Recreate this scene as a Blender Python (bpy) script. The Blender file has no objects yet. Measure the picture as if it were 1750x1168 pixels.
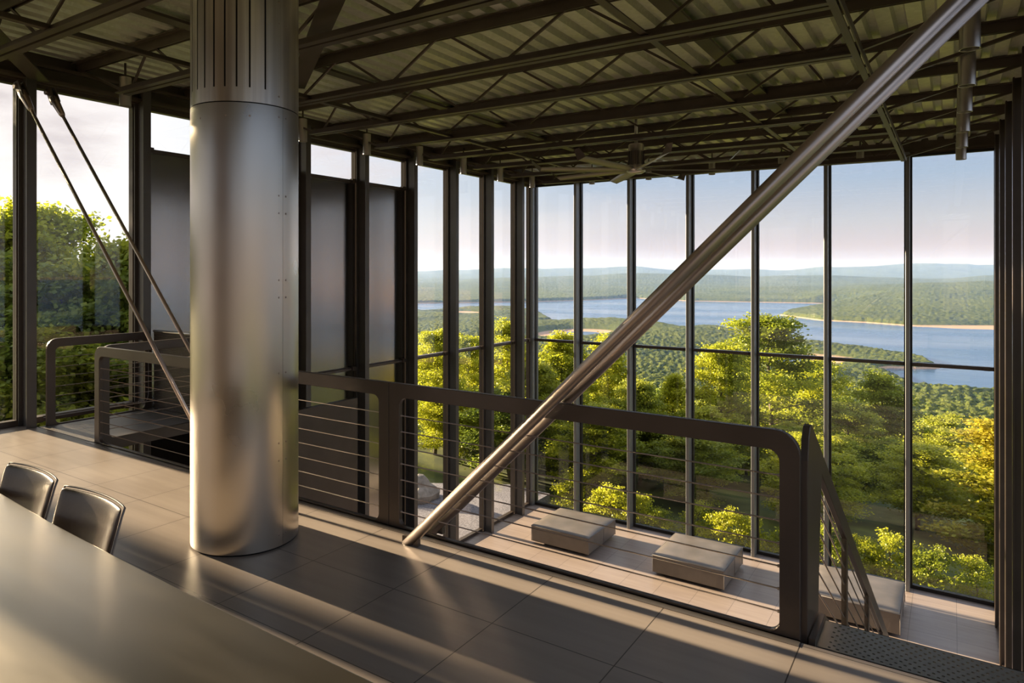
import bpy, math, random
import numpy as np
from mathutils import Vector, Matrix
R = random.Random(7)
NR = np.random.default_rng(11)
sc = bpy.context.scene
COL = sc.collection
PI = math.pi

# ------------------------------------------------------------------ helpers
class MB:
    def __init__(s): s.v = []; s.f = []; s.sm = []
    def add(s, vs, fs, smooth=False):
        b = len(s.v); s.v += [tuple(p) for p in vs]
        s.f += [tuple(b + i for i in f) for f in fs]; s.sm += [smooth] * len(fs)
        return s
    def box(s, x0, x1, y0, y1, z0, z1):
        vs = [(x0,y0,z0),(x1,y0,z0),(x1,y1,z0),(x0,y1,z0),(x0,y0,z1),(x1,y0,z1),(x1,y1,z1),(x0,y1,z1)]
        return s.add(vs, [(0,3,2,1),(4,5,6,7),(0,1,5,4),(1,2,6,5),(2,3,7,6),(3,0,4,7)])
    def hexa(s, bot, top):
        return s.add(list(bot)+list(top), [(3,2,1,0),(4,5,6,7),(0,1,5,4),(1,2,6,5),(2,3,7,6),(3,0,4,7)])
    def beam(s, a, b, w, h, up=(0,0,1)):
        a = Vector(a); b = Vector(b); d = (b-a).normalized(); u = Vector(up)
        sd = d.cross(u)
        if sd.length < 1e-4: sd = d.cross(Vector((1,0,0)))
        sd.normalize(); u = sd.cross(d).normalized(); sd *= w/2; u *= h/2
        return s.hexa([a-sd-u, a+sd-u, a+sd+u, a-sd+u], [b-sd-u, b+sd-u, b+sd+u, b-sd+u])
    def tube(s, pts, r, n=10, cap=True):
        pts = [Vector(p) for p in pts]; rs = r if isinstance(r, (list, tuple)) else [r]*len(pts)
        base = len(s.v); ref = None
        for i, p in enumerate(pts):
            t = (pts[min(i+1,len(pts)-1)] - pts[max(i-1,0)]).normalized()
            if ref is None:
                ref = t.cross(Vector((0,0,1)))
                if ref.length < 1e-3: ref = t.cross(Vector((1,0,0)))
            ref = (ref - t*ref.dot(t)).normalized(); bn = t.cross(ref)
            for k in range(n):
                a = 2*PI*k/n; q = p + ref*math.cos(a)*rs[i] + bn*math.sin(a)*rs[i]; s.v.append(tuple(q))
        for i in range(len(pts)-1):
            for k in range(n):
                k2 = (k+1) % n
                s.f.append((base+i*n+k, base+i*n+k2, base+(i+1)*n+k2, base+(i+1)*n+k)); s.sm.append(True)
        if cap:
            s.f.append(tuple(base+k for k in reversed(range(n)))); s.sm.append(False)
            e = base+(len(pts)-1)*n; s.f.append(tuple(e+k for k in range(n))); s.sm.append(False)
        return s
    def lathe(s, prof, cx, cy, n=32):
        base = len(s.v)
        for (r, z) in prof:
            for k in range(n):
                a = 2*PI*k/n; s.v.append((cx+r*math.cos(a), cy+r*math.sin(a), z))
        for i in range(len(prof)-1):
            for k in range(n):
                k2 = (k+1) % n
                s.f.append((base+i*n+k, base+i*n+k2, base+(i+1)*n+k2, base+(i+1)*n+k)); s.sm.append(True)
        return s
    def plate(s, outer, inner, o, U, N, thick):
        # outer/inner loops of equal length in (u, z); origin o, horizontal dir U, thickness along N
        o = Vector(o); U = Vector(U); N = Vector(N)*thick/2
        n = len(outer); vs = []
        for sg in (-1, 1):
            for lp in (outer, inner):
                vs += [o + U*u + Vector((0,0,z)) + N*sg for (u, z) in lp]
        fs = []
        for i in range(n):
            j = (i+1) % n
            fs += [(i, j, n+j, n+i), (2*n+j, 2*n+i, 3*n+i, 3*n+j), (j, i, 2*n+i, 2*n+j), (n+i, n+j, 3*n+j, 3*n+i)]
        return s.add(vs, fs)
    def prism(s, poly, N, thick):
        # poly: list of 3D points (planar), extruded both ways along N
        N = Vector(N)*thick/2; n = len(poly)
        vs = [Vector(p)-N for p in poly] + [Vector(p)+N for p in poly]
        fs = [tuple(range(n)), tuple(reversed(range(n, 2*n)))] + [((i+1) % n, i, n+i, n+(i+1) % n) for i in range(n)]
        return s.add(vs, fs)
    def build(s, name, mat, parent=None, bevel=0, seg=2):
        me = bpy.data.meshes.new(name); me.from_pydata(s.v, [], s.f)
        me.polygons.foreach_set('use_smooth', s.sm); me.materials.append(mat); me.update()
        o = bpy.data.objects.new(name, me); COL.objects.link(o)
        if parent is not None:
            o.parent = parent; o.location = -Vector(parent.location) if parent.get('_abs') else (0,0,0)
        if bevel:
            m = o.modifiers.new('bevel', 'BEVEL'); m.width = bevel; m.segments = seg; m.limit_method = 'ANGLE'
        return o

def rrect(u0, u1, z0, z1, r, k=6, rl=None):
    p = []; rR = r; rL = r if rl is None else rl
    if isinstance(r, tuple): rL, rR = r
    for (cx, cz, a0, r) in ((u1-rR, z0+rR, -90, rR), (u1-rR, z1-rR, 0, rR), (u0+rL, z1-rL, 90, rL), (u0+rL, z0+rL, 180, rL)):
        for i in range(k+1):
            a = math.radians(a0+90*i/k); p.append((cx+r*math.cos(a), cz+r*math.sin(a)))
    return p

def empty(name, loc, label=None, cat=None, group=None, kind=None):
    o = bpy.data.objects.new(name, None); COL.objects.link(o); o.location = loc; o.empty_display_size = .1
    o['_abs'] = 1
    tag(o, label, cat, group, kind); return o
def tag(o, label=None, cat=None, group=None, kind=None):
    if label: o['label'] = label
    if cat: o['category'] = cat
    if group: o['group'] = group
    if kind: o['kind'] = kind
    return o
def children(o): return [c for c in COL.objects if c.parent == o]
def copy_tree(o, kids=None, parent=None):
    c = o.copy(); COL.objects.link(c)
    if parent is not None: c.parent = parent
    ks = kids if kids is not None else children(o)
    for ch in ks: copy_tree(ch, None, c)
    return c

# ------------------------------------------------------------------ materials
def mat(name, col, rough=.5, metal=0., **k):
    m = bpy.data.materials.new(name); m.use_nodes = True
    b = m.node_tree.nodes['Principled BSDF']
    b.inputs['Base Color'].default_value = (*col, 1); b.inputs['Roughness'].default_value = rough
    b.inputs['Metallic'].default_value = metal
    for kk, v in k.items(): b.inputs[kk.replace('_', ' ')].default_value = v
    return m
def N(m, t, **k):
    n = m.node_tree.nodes.new(t)
    for kk, v in k.items(): setattr(n, kk, v)
    return n
def L(m, a, b): m.node_tree.links.new(a, b)
def noise(m, scale, vec=None, detail=3, sc3=None, rough=.5):
    n = N(m, 'ShaderNodeTexNoise'); n.inputs['Scale'].default_value = scale; n.inputs['Detail'].default_value = detail
    n.inputs['Roughness'].default_value = rough
    if vec is not None:
        if sc3:
            mp = N(m, 'ShaderNodeMapping'); mp.inputs['Scale'].default_value = sc3; L(m, vec, mp.inputs[0]); vec = mp.outputs[0]
        L(m, vec, n.inputs['Vector'])
    return n.outputs['Fac']
def ramp(m, fac, stops):
    r = N(m, 'ShaderNodeValToRGB'); e = r.color_ramp.elements
    while len(e) < len(stops): e.new(.5)
    for i, (p, c) in enumerate(stops):
        e[i].position = p; e[i].color = (*c, 1) if len(c) == 3 else c
    L(m, fac, r.inputs[0]); return r.outputs[0]
def bump(m, h, strength, dist, bs=None):
    b = N(m, 'ShaderNodeBump'); b.inputs['Strength'].default_value = strength; b.inputs['Distance'].default_value = dist
    L(m, h, b.inputs['Height']); L(m, b.outputs[0], (bs or m.node_tree.nodes['Principled BSDF']).inputs['Normal'])
def objco(m): return N(m, 'ShaderNodeTexCoord').outputs['Object']
def geopos(m): return N(m, 'ShaderNodeNewGeometry').outputs['Position']
def vary(m, scale, stops, sc3=None, target='Base Color', detail=3, pos=None):
    f = noise(m, scale, pos or objco(m), detail, sc3)
    L(m, ramp(m, f, stops), m.node_tree.nodes['Principled BSDF'].inputs[target])
    return f
def g3(a): return (a, a, a)

M = {}
# dark bronze painted steel
M['bronze'] = mat('bronze_paint', (.085,.066,.055), .36, .3); vary(M['bronze'], 3, [(.3,(.075,.058,.048)),(.7,(.095,.074,.062))])
M['postm'] = mat('post_paint', (.1,.093,.09), .4, .3); vary(M['postm'], 2, [(.3,(.092,.085,.082)),(.7,(.115,.107,.102))])
M['joist'] = mat('joist_paint', (.1,.078,.062), .4, .25); vary(M['joist'], 4, [(.3,(.09,.07,.055)),(.7,(.115,.09,.072))])
M['black'] = mat('black_gasket', (.012,.011,.011), .5)
M['mull'] = mat('mullion_metal', (.22,.23,.24), .4, .4)
# galvanised deck
m = M['deck'] = mat('galvanised_deck', (.8,.8,.72), .38, .55)
v = N(m, 'ShaderNodeTexVoronoi'); v.inputs['Scale'].default_value = 22; L(m, objco(m), v.inputs['Vector'])
L(m, ramp(m, v.outputs['Color'], [(0,(.74,.74,.64)),(1,(.88,.88,.78))]), m.node_tree.nodes['Principled BSDF'].inputs['Base Color'])
# brushed steel of the column
m = M['steel'] = mat('brushed_steel', (.56,.52,.46), .3, 1., Anisotropic=.8)
tn = N(m, 'ShaderNodeTangent', direction_type='RADIAL', axis='Z'); L(m, tn.outputs[0], m.node_tree.nodes['Principled BSDF'].inputs['Tangent'])
f2 = noise(m, 2.0, objco(m), 3)
L(m, ramp(m, f2, [(.3, g3(.27)), (.7, g3(.33))]), m.node_tree.nodes['Principled BSDF'].inputs['Roughness'])
m = M['steel_v'] = mat('mill_steel', (.5,.47,.43), .3, 1.)
f = noise(m, 1.0, objco(m), 5, (18,18,.35)); bump(m, f, .25, .01)
L(m, ramp(m, f, [(.3,(.5,.46,.42)),(.7,(.75,.71,.66))]), m.node_tree.nodes['Principled BSDF'].inputs['Base Color'])
M['rod'] = mat('rod_steel', (.5,.43,.395), .36, 1.)
M['chrome'] = mat('satin_nickel', (.6,.56,.52), .34, 1.)
M['dark_in'] = mat('lamp_interior', (.03,.025,.02), .5)
M['cable'] = mat('cable_steel', (.3,.25,.22), .5, .8)
# table top: brushed bronze steel
m = M['table'] = mat('brushed_table_top', (.66,.6,.5), .3, 1.)
f2 = noise(m, 1.6, objco(m), 2, (2,9,1)); L(m, ramp(m, f2, [(.2, g3(.3)), (.8, g3(.36))]), m.node_tree.nodes['Principled BSDF'].inputs['Roughness'])
# leather
m = M['leather'] = mat('brown_leather', (.07,.045,.033), .34); f = noise(m, 60, objco(m), 3); bump(m, f, .15, .004); vary(m, 4, [(.3,(.055,.035,.026)),(.75,(.095,.062,.045))])
m = M['ott'] = mat('grey_leather', (.16,.14,.12), .4); f = noise(m, 30, objco(m), 4); bump(m, f, .2, .006); vary(m, 3, [(.3,(.13,.115,.1)),(.75,(.19,.165,.145))])
M['seam'] = mat('leather_piping', (.2,.185,.18), .5)
M['fan'] = mat('fan_blade', (.36,.33,.26), .38, .2)
# solid panels of the left wall: satin metal
m = M['panel'] = mat('bronze_glass_panel', (.33,.32,.31), .16, 1.)
f = noise(m, 1.0, objco(m), 4, (1,14,.4)); bump(m, f, .06, .01)

def tile_mat(name, stops, grout, rough=.34, ox=-1.34, oy=3.785, s=.7045):
    m = mat(name, (.4,.35,.3), rough)
    b = m.node_tree.nodes['Principled BSDF']
    pos = geopos(m); sep = N(m, 'ShaderNodeSeparateXYZ'); L(m, pos, sep.inputs[0])
    outs = []
    ids = []
    for ax, o in ((0, ox), (1, oy)):
        a = N(m, 'ShaderNodeMath', operation='SUBTRACT'); L(m, sep.outputs[ax], a.inputs[0]); a.inputs[1].default_value = o - 40*s
        d = N(m, 'ShaderNodeMath', operation='DIVIDE'); L(m, a.outputs[0], d.inputs[0]); d.inputs[1].default_value = s
        fr = N(m, 'ShaderNodeMath', operation='FRACT'); L(m, d.outputs[0], fr.inputs[0])
        fl = N(m, 'ShaderNodeMath', operation='FLOOR'); L(m, d.outputs[0], fl.inputs[0]); ids.append(fl.outputs[0])
        pp = N(m, 'ShaderNodeMath', operation='PINGPONG'); L(m, fr.outputs[0], pp.inputs[0]); pp.inputs[1].default_value = .5
        outs.append(pp.outputs[0])
    mn = N(m, 'ShaderNodeMath', operation='MINIMUM'); L(m, outs[0], mn.inputs[0]); L(m, outs[1], mn.inputs[1])
    gr = N(m, 'ShaderNodeMath', operation='LESS_THAN'); L(m, mn.outputs[0], gr.inputs[0]); gr.inputs[1].default_value = .0042
    cb = N(m, 'ShaderNodeCombineXYZ'); L(m, ids[0], cb.inputs[0]); L(m, ids[1], cb.inputs[1])
    wn = N(m, 'ShaderNodeTexWhiteNoise'); L(m, cb.outputs[0], wn.inputs['Vector'])
    f = noise(m, 1.0, pos, 4, (1.2, 14, 1)); f2 = noise(m, 1.3, pos, 3)
    mx = N(m, 'ShaderNodeMath', operation='MULTIPLY_ADD'); L(m, wn.outputs['Value'], mx.inputs[0]); mx.inputs[1].default_value = .16; L(m, f, mx.inputs[2])
    c = ramp(m, mx.outputs[0], stops)
    mix = N(m, 'ShaderNodeMix', data_type='RGBA'); L(m, gr.outputs[0], mix.inputs[0]); L(m, c, mix.inputs[6]); mix.inputs[7].default_value = (*grout, 1)
    L(m, mix.outputs[2], b.inputs['Base Color'])
    L(m, ramp(m, f2, [(.3, g3(rough-.05)), (.7, g3(rough+.07))]), b.inputs['Roughness'])
    b.inputs['Specular IOR Level'].default_value = .45
    return m
M['tile'] = tile_mat('stone_tiles', [(.3,(.25,.212,.185)),(.8,(.31,.265,.232))], (.06,.05,.045), .33)
M['tile2'] = tile_mat('lower_stone_tiles', [(.3,(.3,.24,.21)),(.8,(.38,.31,.27))], (.1,.09,.085), .36)
M['trimm'] = mat('floor_edge_metal', (.24,.215,.195), .35, .5)
M['grate'] = mat('grate_steel', (.42,.4,.38), .35, .8)
M['perf'] = mat('perforated_steel', (.3,.29,.26), .38, .85)

# glass: clear pane that reflects by angle
m = M['glass'] = bpy.data.materials.new('clear_glass'); m.use_nodes = True
nt = m.node_tree; nt.nodes.remove(nt.nodes['Principled BSDF'])
lw = N(m, 'ShaderNodeLayerWeight'); lw.inputs['Blend'].default_value = .5
pw = N(m, 'ShaderNodeMath', operation='POWER'); L(m, lw.outputs['Facing'], pw.inputs[0]); pw.inputs[1].default_value = 4.5
ma = N(m, 'ShaderNodeMath', operation='MULTIPLY_ADD'); L(m, pw.outputs[0], ma.inputs[0]); ma.inputs[1].default_value = .8; ma.inputs[2].default_value = .035
tr = N(m, 'ShaderNodeBsdfTransparent'); tr.inputs[0].default_value = (.985,.99,.985,1)
gl = N(m, 'ShaderNodeBsdfGlossy'); gl.inputs['Roughness'].default_value = .0
ms = N(m, 'ShaderNodeMixShader'); L(m, ma.outputs[0], ms.inputs[0]); L(m, tr.outputs[0], ms.inputs[1]); L(m, gl.outputs[0], ms.inputs[2])
L(m, ms.outputs[0], nt.nodes['Material Output'].inputs['Surface'])

def leaf_mat(name, c1, c2, c3):
    m = bpy.data.materials.new(name); m.use_nodes = True; nt = m.node_tree
    b = nt.nodes['Principled BSDF']; b.inputs['Roughness'].default_value = .45; b.inputs['Specular IOR Level'].default_value = .3
    oi = N(m, 'ShaderNodeObjectInfo')
    pos = geopos(m)
    f = noise(m, .45, pos, 3); f2 = noise(m, 9, pos, 1)
    ad = N(m, 'ShaderNodeMath', operation='MULTIPLY_ADD'); L(m, f2, ad.inputs[0]); ad.inputs[1].default_value = .6; L(m, f, ad.inputs[2])
    ad2 = N(m, 'ShaderNodeMath', operation='MULTIPLY_ADD'); L(m, oi.outputs['Random'], ad2.inputs[0]); ad2.inputs[1].default_value = .35; L(m, ad.outputs[0], ad2.inputs[2])
    c = ramp(m, ad2.outputs[0], [(.62, c1), (.9, c2), (1.0, c3)])
    L(m, c, b.inputs['Base Color'])
    t = N(m, 'ShaderNodeBsdfTranslucent'); L(m, c, t.inputs[0])
    s = N(m, 'ShaderNodeMixShader'); s.inputs[0].default_value = .5
    L(m, b.outputs[0], s.inputs[1]); L(m, t.outputs[0], s.inputs[2]); L(m, s.outputs[0], nt.nodes['Material Output'].inputs['Surface'])
    return m
M['leafA'] = leaf_mat('leaves_yellow_green', (.15,.2,.016), (.33,.38,.025), (.48,.5,.035))
M['leafB'] = leaf_mat('leaves_green', (.11,.165,.02), (.24,.3,.035), (.38,.41,.045))
M['leafC'] = leaf_mat('leaves_golden', (.2,.25,.02), (.36,.37,.03), (.48,.42,.04))
m = M['bark'] = mat('bark', (.16,.12,.09), .9); f = noise(m, 12, objco(m), 4, (1,1,.3)); bump(m, f, .6, .03); vary(m, 6, [(.3,(.11,.085,.065)),(.7,(.22,.18,.14))])

# ------------------------------------------------------------------ constants of the house
XL, XR, YF = -9.5, .68, 16.27
ZL, ZT, ZH = -4.457, .04, 4.25
YS = 3.815
MOD = 1.462
PY = [15.33-1.447*k for k in range(14)]            # left post positions
def zc(x, z): return z - .0125*(x+.7)              # the roof falls gently to one side

# ------------------------------------------------------------------ floors, ceiling, solid walls
o = MB().box(XL, .66, -5, YS, -.28, 0).build('floor', M['tile']); tag(o, kind='structure')
o = MB().box(XL-.05, .68, -5, YF+.05, ZL-.3, ZL).build('floor_lower', M['tile2']); tag(o, kind='structure')
o = MB().box(.66, 1.05, 9.2, YF+.1, ZL-.3, ZL+.03).build('trim_1', M['bronze']); tag(o, kind='structure')
# metal strip along the edge of the upper floor
t = MB(); t.box(-7.9, -.64, YS, YS+.012, -.3, .004); t.box(-7.9, -.64, YS-.05, YS+.012, .0, .004)
tag(t.build('trim_2', M['trimm']), kind='structure')
# corrugated deck
mb = MB(); per = .262; prof = [(0,0),(.135,0),(.158,.07),(.239,.07)]
xs = []; x = -10.6
while x < 1.6:
    for (dx, dz) in prof: xs.append((x+dx, zc(x+dx, 4.5)+dz))
    x += per
n = len(xs); ya, yb = -5.4, 17.3
vs = [(a, ya, z) for a, z in xs] + [(a, yb, z) for a, z in xs] + [(a, ya, z+.25) for a, z in xs] + [(a, yb, z+.25) for a, z in xs]
fs = [(i, n+i, n+i+1, i+1) for i in range(n-1)] + [(2*n+i, 2*n+i+1, 3*n+i+1, 3*n+i) for i in range(n-1)]
fs += [(i, i+1, 2*n+i+1, 2*n+i) for i in range(n-1)] + [(n+i+1, n+i, 3*n+i, 3*n+i+1) for i in range(n-1)]
fs += [(0, 2*n, 3*n, n), (n-1, 2*n-1, 4*n-1, 3*n-1)]
mb.add(vs, fs); tag(mb.build('ceiling', M['deck']), kind='structure')
# solid wall beside the photographer, up to where the glazed bays begin, and wall behind
tag(MB().box(.66, 1.05, -5, 9.2, ZL-.3, ZL+.03).build('trim_7', M['bronze']), kind='structure')
tag(MB().box(.66, 1.05, -5, YS, -.3, .02).build('trim_8', M['bronze']), kind='structure')
m = M['wood'] = mat('warm_wood_wall', (.36,.2,.12), .5); vary(m, 1, [(.3,(.24,.13,.075)),(.7,(.36,.21,.13))], (8,1,.6))
tag(MB().box(-6.4, -.4, -5.25, -5.0, -.28, 4.5).build('wall_back', M['wood']), kind='structure')

# ------------------------------------------------------------------ steel posts on the left wall
def ibeam(mb, x0, x1, yc, w, z0, z1, t=.02):
    mb.box(x0, x0+t, yc-w/2, yc+w/2, z0, z1); mb.box(x1-t, x1, yc-w/2, yc+w/2, z0, z1); mb.box(x0+t, x1-t, yc-.012, yc+.012, z0, z1)
ordn = ['first','second','third','fourth','fifth','sixth','seventh','eighth','ninth','tenth','eleventh','twelfth','thirteenth','fourteenth']
for k, y in enumerate(PY):
    mb = MB(); ibeam(mb, -9.43, -9.19, y, .11, ZL, 4.44)
    o = mb.build('steel_post', M['postm'])
    tag(o, 'dark steel post of the long left wall, %s from the far glass corner' % ordn[k], 'post', 'steel posts of the left wall')
# right posts
for k, y in enumerate([p for p in PY if p > 1.8 or p < -1.2]):
    mb = MB(); ibeam(mb, .63, .96, y, .13, ZL, 4.35)
    tag(mb.build('steel_post', M['bronze']), 'dark steel post of the right wall, %s from the far glass corner' % ordn[k], 'post', 'steel posts of the right wall')
# corner posts
tag(MB().box(-9.52, -9.36, 16.1, 16.4, ZL, 4.44).build('corner_post', M['mull']), 'grey corner post where the left wall meets the far glass wall', 'post')
tag(MB().box(.69, .98, 16.1, 16.4, ZL, 4.35).build('corner_post', M['bronze']), 'dark corner post at the end of the far glass wall behind the stair', 'post')

# ------------------------------------------------------------------ windows
WN = [0]
def window(axis, a0, a1, p, z0, z1, splits, fr=.035, solid=False, upper=None):
    """a glazed bay: a0..a1 along the wall axis ('x' or 'y'), wall plane p, horizontal bars at the splits"""
    WN[0] += 1
    c = ((a0+a1)/2, p, z0) if axis == 'x' else (p, (a0+a1)/2, z0)
    r = empty('window_%d' % WN[0], c, kind='structure')
    mb = MB()
    def bx(u0, u1, d0, d1, zz0, zz1, tgt):
        if axis == 'x': tgt.box(u0, u1, p+d0, p+d1, zz0, zz1)
        else: tgt.box(p+d0, p+d1, u0, u1, zz0, zz1)
    d = (-.05, .05)
    bx(a0, a0+fr, d[0], d[1], z0, z1, mb); bx(a1-fr, a1, d[0], d[1], z0, z1, mb)
    bx(a0+fr, a1-fr, d[0], d[1], z0, z0+.07, mb); bx(a0+fr, a1-fr, d[0], d[1], z1-.05, z1, mb)
    mb.build('frame', M['black'] if axis == 'x' else M['bronze'], r)
    zs = [z0+.07] + list(splits) + [z1-.05]
    for i, s in enumerate(splits):
        tb = MB(); bx(a0+fr, a1-fr, -.06, .05, s-.035, s+.035, tb)
        sg = -1 if axis == 'x' else 1
        if axis == 'x':
            tb.box(a0+fr, a1-fr, p-.1, p-.06, s-.018, s+.018)
            for e in (a0+fr+.08, a1-fr-.16): tb.box(e, e+.1, p-.13, p-.05, s-.03, s+.045)
        else:
            tb.box(p+.05, p+.1, a0+fr, a1-fr, s-.018, s+.018)
            for e in (a0+fr+.04, a1-fr-.14): tb.box(p+.05, p+.13, e, e+.1, s-.03, s+.045)
        tb.build('transom', M['bronze'], r)
    for i in range(len(zs)-1):
        lo = zs[i] + (.035 if i else 0); hi = zs[i+1] - (.035 if i < len(zs)-2 else 0)
        pb = MB(); sol = solid and not (i == len(zs)-2)
        bx(a0+fr, a1-fr, -.03 if sol else -.006, .03 if sol else .006, lo, hi, pb)
        pb.build('solid_panel' if sol else 'pane', M['panel'] if sol else M['glass'], r)
    return r
# far glass wall: seven bays with deep mullions
for k in range(7):
    x0 = XL + k*MOD if k else XL+.12; x1 = XL + (k+1)*MOD if k < 6 else .69
    window('x', x0+.035 if k else x0, x1-.035 if k < 6 else x1, YF, ZL, ZH, [ZT])
for k in range(1, 7):
    x = XL + k*MOD
    mb = MB(); mb.box(x-.036, x+.036, YF-.28, YF+.06, ZL, ZH+.02)
    tag(mb.build('mullion', M['mull'], bevel=.006, seg=1), 'slim grey mullion of the far glass wall, %s from its left corner' % ordn[k-1], 'mullion', 'mullions of the far glass wall')
# left wall bays
ys = [16.1] + PY + [-5]
for k in range(len(ys)-1):
    hi, lo = ys[k], ys[k+1]
    mid = (hi+lo)/2; a1 = hi-.03 if k else hi; a0 = lo+.03
    if hi-lo < .3: continue
    if 5.0 < mid < 11.0: window('y', a0, a1, XL, ZL, ZH, [ZT, 3.62], solid=True)
    elif mid > 4.2: window('y', a0, a1, XL, ZL, ZH, [ZT])
    else: window('y', a0, a1, XL, 0, ZH, [])
# right wall bays
yr = [16.1] + [p for p in PY if p > 1.8 or p < -1.2] + [-5]
for k in range(len(yr)-1):
    if yr[k]-yr[k+1] > .3: window('y', yr[k+1]+.03, yr[k]-.03, 1.0, ZL if yr[k] > 4 else .02, 4.2, [ZT] if yr[k] > 4 else [])
# window at the back, beside the wood wall
window('x', -9.35, -7.9, -5.05, 0, ZH, [])
window('x', -7.85, -6.42, -5.05, 0, ZH, [])
window('x', -.38, .64, -5.05, 0, ZH, [])
# head beams (perimeter channels)
def trim(name, mbx, m): tag(mbx.build(name, m), kind='structure')
t = MB(); t.box(-9.56, -9.4, -5.1, 16.4, ZH, 4.62); t.box(-9.4, -9.3, -5.1, 16.3, ZH+.02, ZH+.06); t.box(-9.4, -9.33, -5.1, 16.3, ZH+.2, ZH+.24)
trim('trim_3', t, M['joist'])
t = MB(); t.box(-9.5, 1.0, YF-.06, YF+.12, ZH, 4.55); t.box(-9.4, .9, YF-.14, YF-.06, ZH+.03, ZH+.07); trim('trim_4', t, M['joist'])
t = MB(); t.box(.78, 1.06, -5.1, 16.4, 4.2, 4.42); trim('trim_5', t, M['joist'])
# lower wall base below the upper floor on the left (spandrel)
t = MB(); t.box(-9.54, -9.44, -5, YS, -.32, 0); trim('trim_6', t, M['bronze'])

# ------------------------------------------------------------------ roof joists
BN = [-8.12, -6.93, -5.35, -3.80, -2.26, -1.11]; TN = [-7.66, -6.12, -4.56, -2.97, -1.5]
JY = [14.8, 13.33, 11.85, 10.37, 8.87, 7.4, 5.9, 4.38, 2.9, 1.4, -.1, -1.6, -3.1]
jl = {14.8:'closest to the far glass wall', 13.33:'second from far glass wall', 11.85:'third from the far glass wall', 10.37:'fourth from far glass wall, beside the ceiling fan',
      8.87:'fifth from the far glass wall', 7.4:'sixth from the far glass wall', 5.9:'seventh from the far glass wall', 4.38:'eighth from far glass wall', 2.9:'ninth from far glass wall, over the column'}
for y in JY:
    r = empty('roof_joist', (-4.4, y, 4.0), 'dark open-web roof joist, ' + jl.get(y, 'over the upper floor behind the ninth joist'), 'joist', 'roof joists')
    b = MB(); zb = 3.95
    for s in (-1, 1):   # two angles with a gap
        b.beam((-8.3, y+s*.05, zc(-8.3, zb+.012)), (-.72, y+s*.05, zc(-.72, zb+.012)), .07, .014)
        b.beam((-8.3, y+s*.02, zc(-8.3, zb+.05)), (-.72, y+s*.02, zc(-.72, zb+.05)), .012, .08)
    b.build('bottom_chord', M['joist'], r)
    b = MB()
    for s in (-1, 1):
        b.beam((-9.4, y+s*.05, zc(-9.4, 4.487)), (.9, y+s*.05, zc(.9, 4.487)), .075, .014)
        b.beam((-9.4, y+s*.02, zc(-9.4, 4.43)), (.9, y+s*.02, zc(.9, 4.43)), .014, .11)
    b.build('top_chord', M['joist'], r)
    b = MB(); seq = []
    seq.append((-9.3, 1, -8.2, 0))
    prev = -8.12
    allp = []
    for i in range(len(TN)):
        allp.append((BN[i], TN[i])); allp.append((BN[i+1], TN[i]))
    allp.append((BN[5], -.55))
    for (bx_, tx) in allp:
        sh = .05 if tx > bx_ else -.05
        b.beam((bx_+sh, y, zc(bx_, zb+.06)), (tx-sh, y, zc(tx, 4.42)), .022, .026)
    b.beam((-9.35, y, zc(-9.35, 4.42)), (-8.25, y, zc(-8.25, zb+.04)), .04, .03)
    b.beam((-.75, y, zc(-.75, zb+.05)), (.75, y, zc(.75, 4.4)), .05, .035)
    b.build('web', M['joist'], r)
# bridging rows
for nm, x in (('above the left part of the room', -6.65), ('above the middle of the lower room', -2.25)):
    tag(MB().beam((x, -5, zc(x, 4.42)), (x, 16.1, zc(x, 4.42)), .16, .03).build('bridging_bar', M['joist']), 'long dark bar under the corrugated deck, '+nm, 'bar')
    b = MB(); b.beam((x, -5, zc(x, 3.99)), (x, 14.85, zc(x, 3.99)), .07, .012); b.beam((x-.03, -5, zc(x, 4.02)), (x-.03, 14.85, zc(x, 4.02)), .012, .06)
    tag(b.build('bridging_bar', M['joist']), 'long angle bar tying the joists underneath, '+nm, 'bar')
b = MB(); b.beam((-.75, -5, 3.945), (-.75, 14.9, 3.945), .06, .014); b.beam((-.7, -5, 3.985), (-.7, 14.9, 3.985), .012, .08)
tag(b.build('bridging_bar', M['joist']), 'long flat bar joining the right ends of the joists beside the hanging cylinder lamps', 'bar')
# plan bracing
for a, bb, lb in (((-9.2,3.85,4.24),(-5.2,1.0,4.24),'wide flat brace beam running from the head of the post where the thin rods start'),
                  ((-6.75,5.75,4.2),(-2.2,2.6,4.2),'wide flat brace beam passing behind the top of the steel column')):
    b = MB(); b.beam(a, bb, .2, .014); b.beam(Vector(a)+Vector((0,0,.06)), Vector(bb)+Vector((0,0,.06)), .014, .11)
    tag(b.build('brace_beam', M['joist']), lb, 'beam')

# ------------------------------------------------------------------ hanging cylinder lamps
def lamp(x, y, zb, r, h, label, first=[None]):
    if first[0] is None:
        o = empty('cylinder_lamp', (x, y, zb))
        b = MB(); b.lathe([(0, h), (r*.98, h), (r, h-.006), (r, 0), (r*.9, 0), (r*.88, .03), (r*.86, .12)], x, y, 28)
        # local heights -> absolute
        b.v = [(a, c, d+zb) for a, c, d in b.v]; s_ = b.build('shade', M['chrome'], o); mo = s_.modifiers.new('edge', 'EDGE_SPLIT'); mo.split_angle = math.radians(35)
        b = MB().lathe([(r*.87, .12+zb), (r*.5, .2+zb), (0, .2+zb)], x, y, 24); b.build('reflector', M['dark_in'], o)
        b = MB().tube([(x, y, zb+h), (x, y, zb+h+.18)], .014, 8); b.build('stem', M['joist'], o)
        first[0] = (o, children(o)); c = o
    else:
        src, ks = first[0]; c = copy_tree(src, ks); c.location = (x, y, zb)
    tag(c, label, 'lamp', 'hanging cylinder lamps'); return c
ly = [4.56, 6.0, 7.42, 8.88, 10.34, 11.8, 13.24, 14.7]
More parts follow.
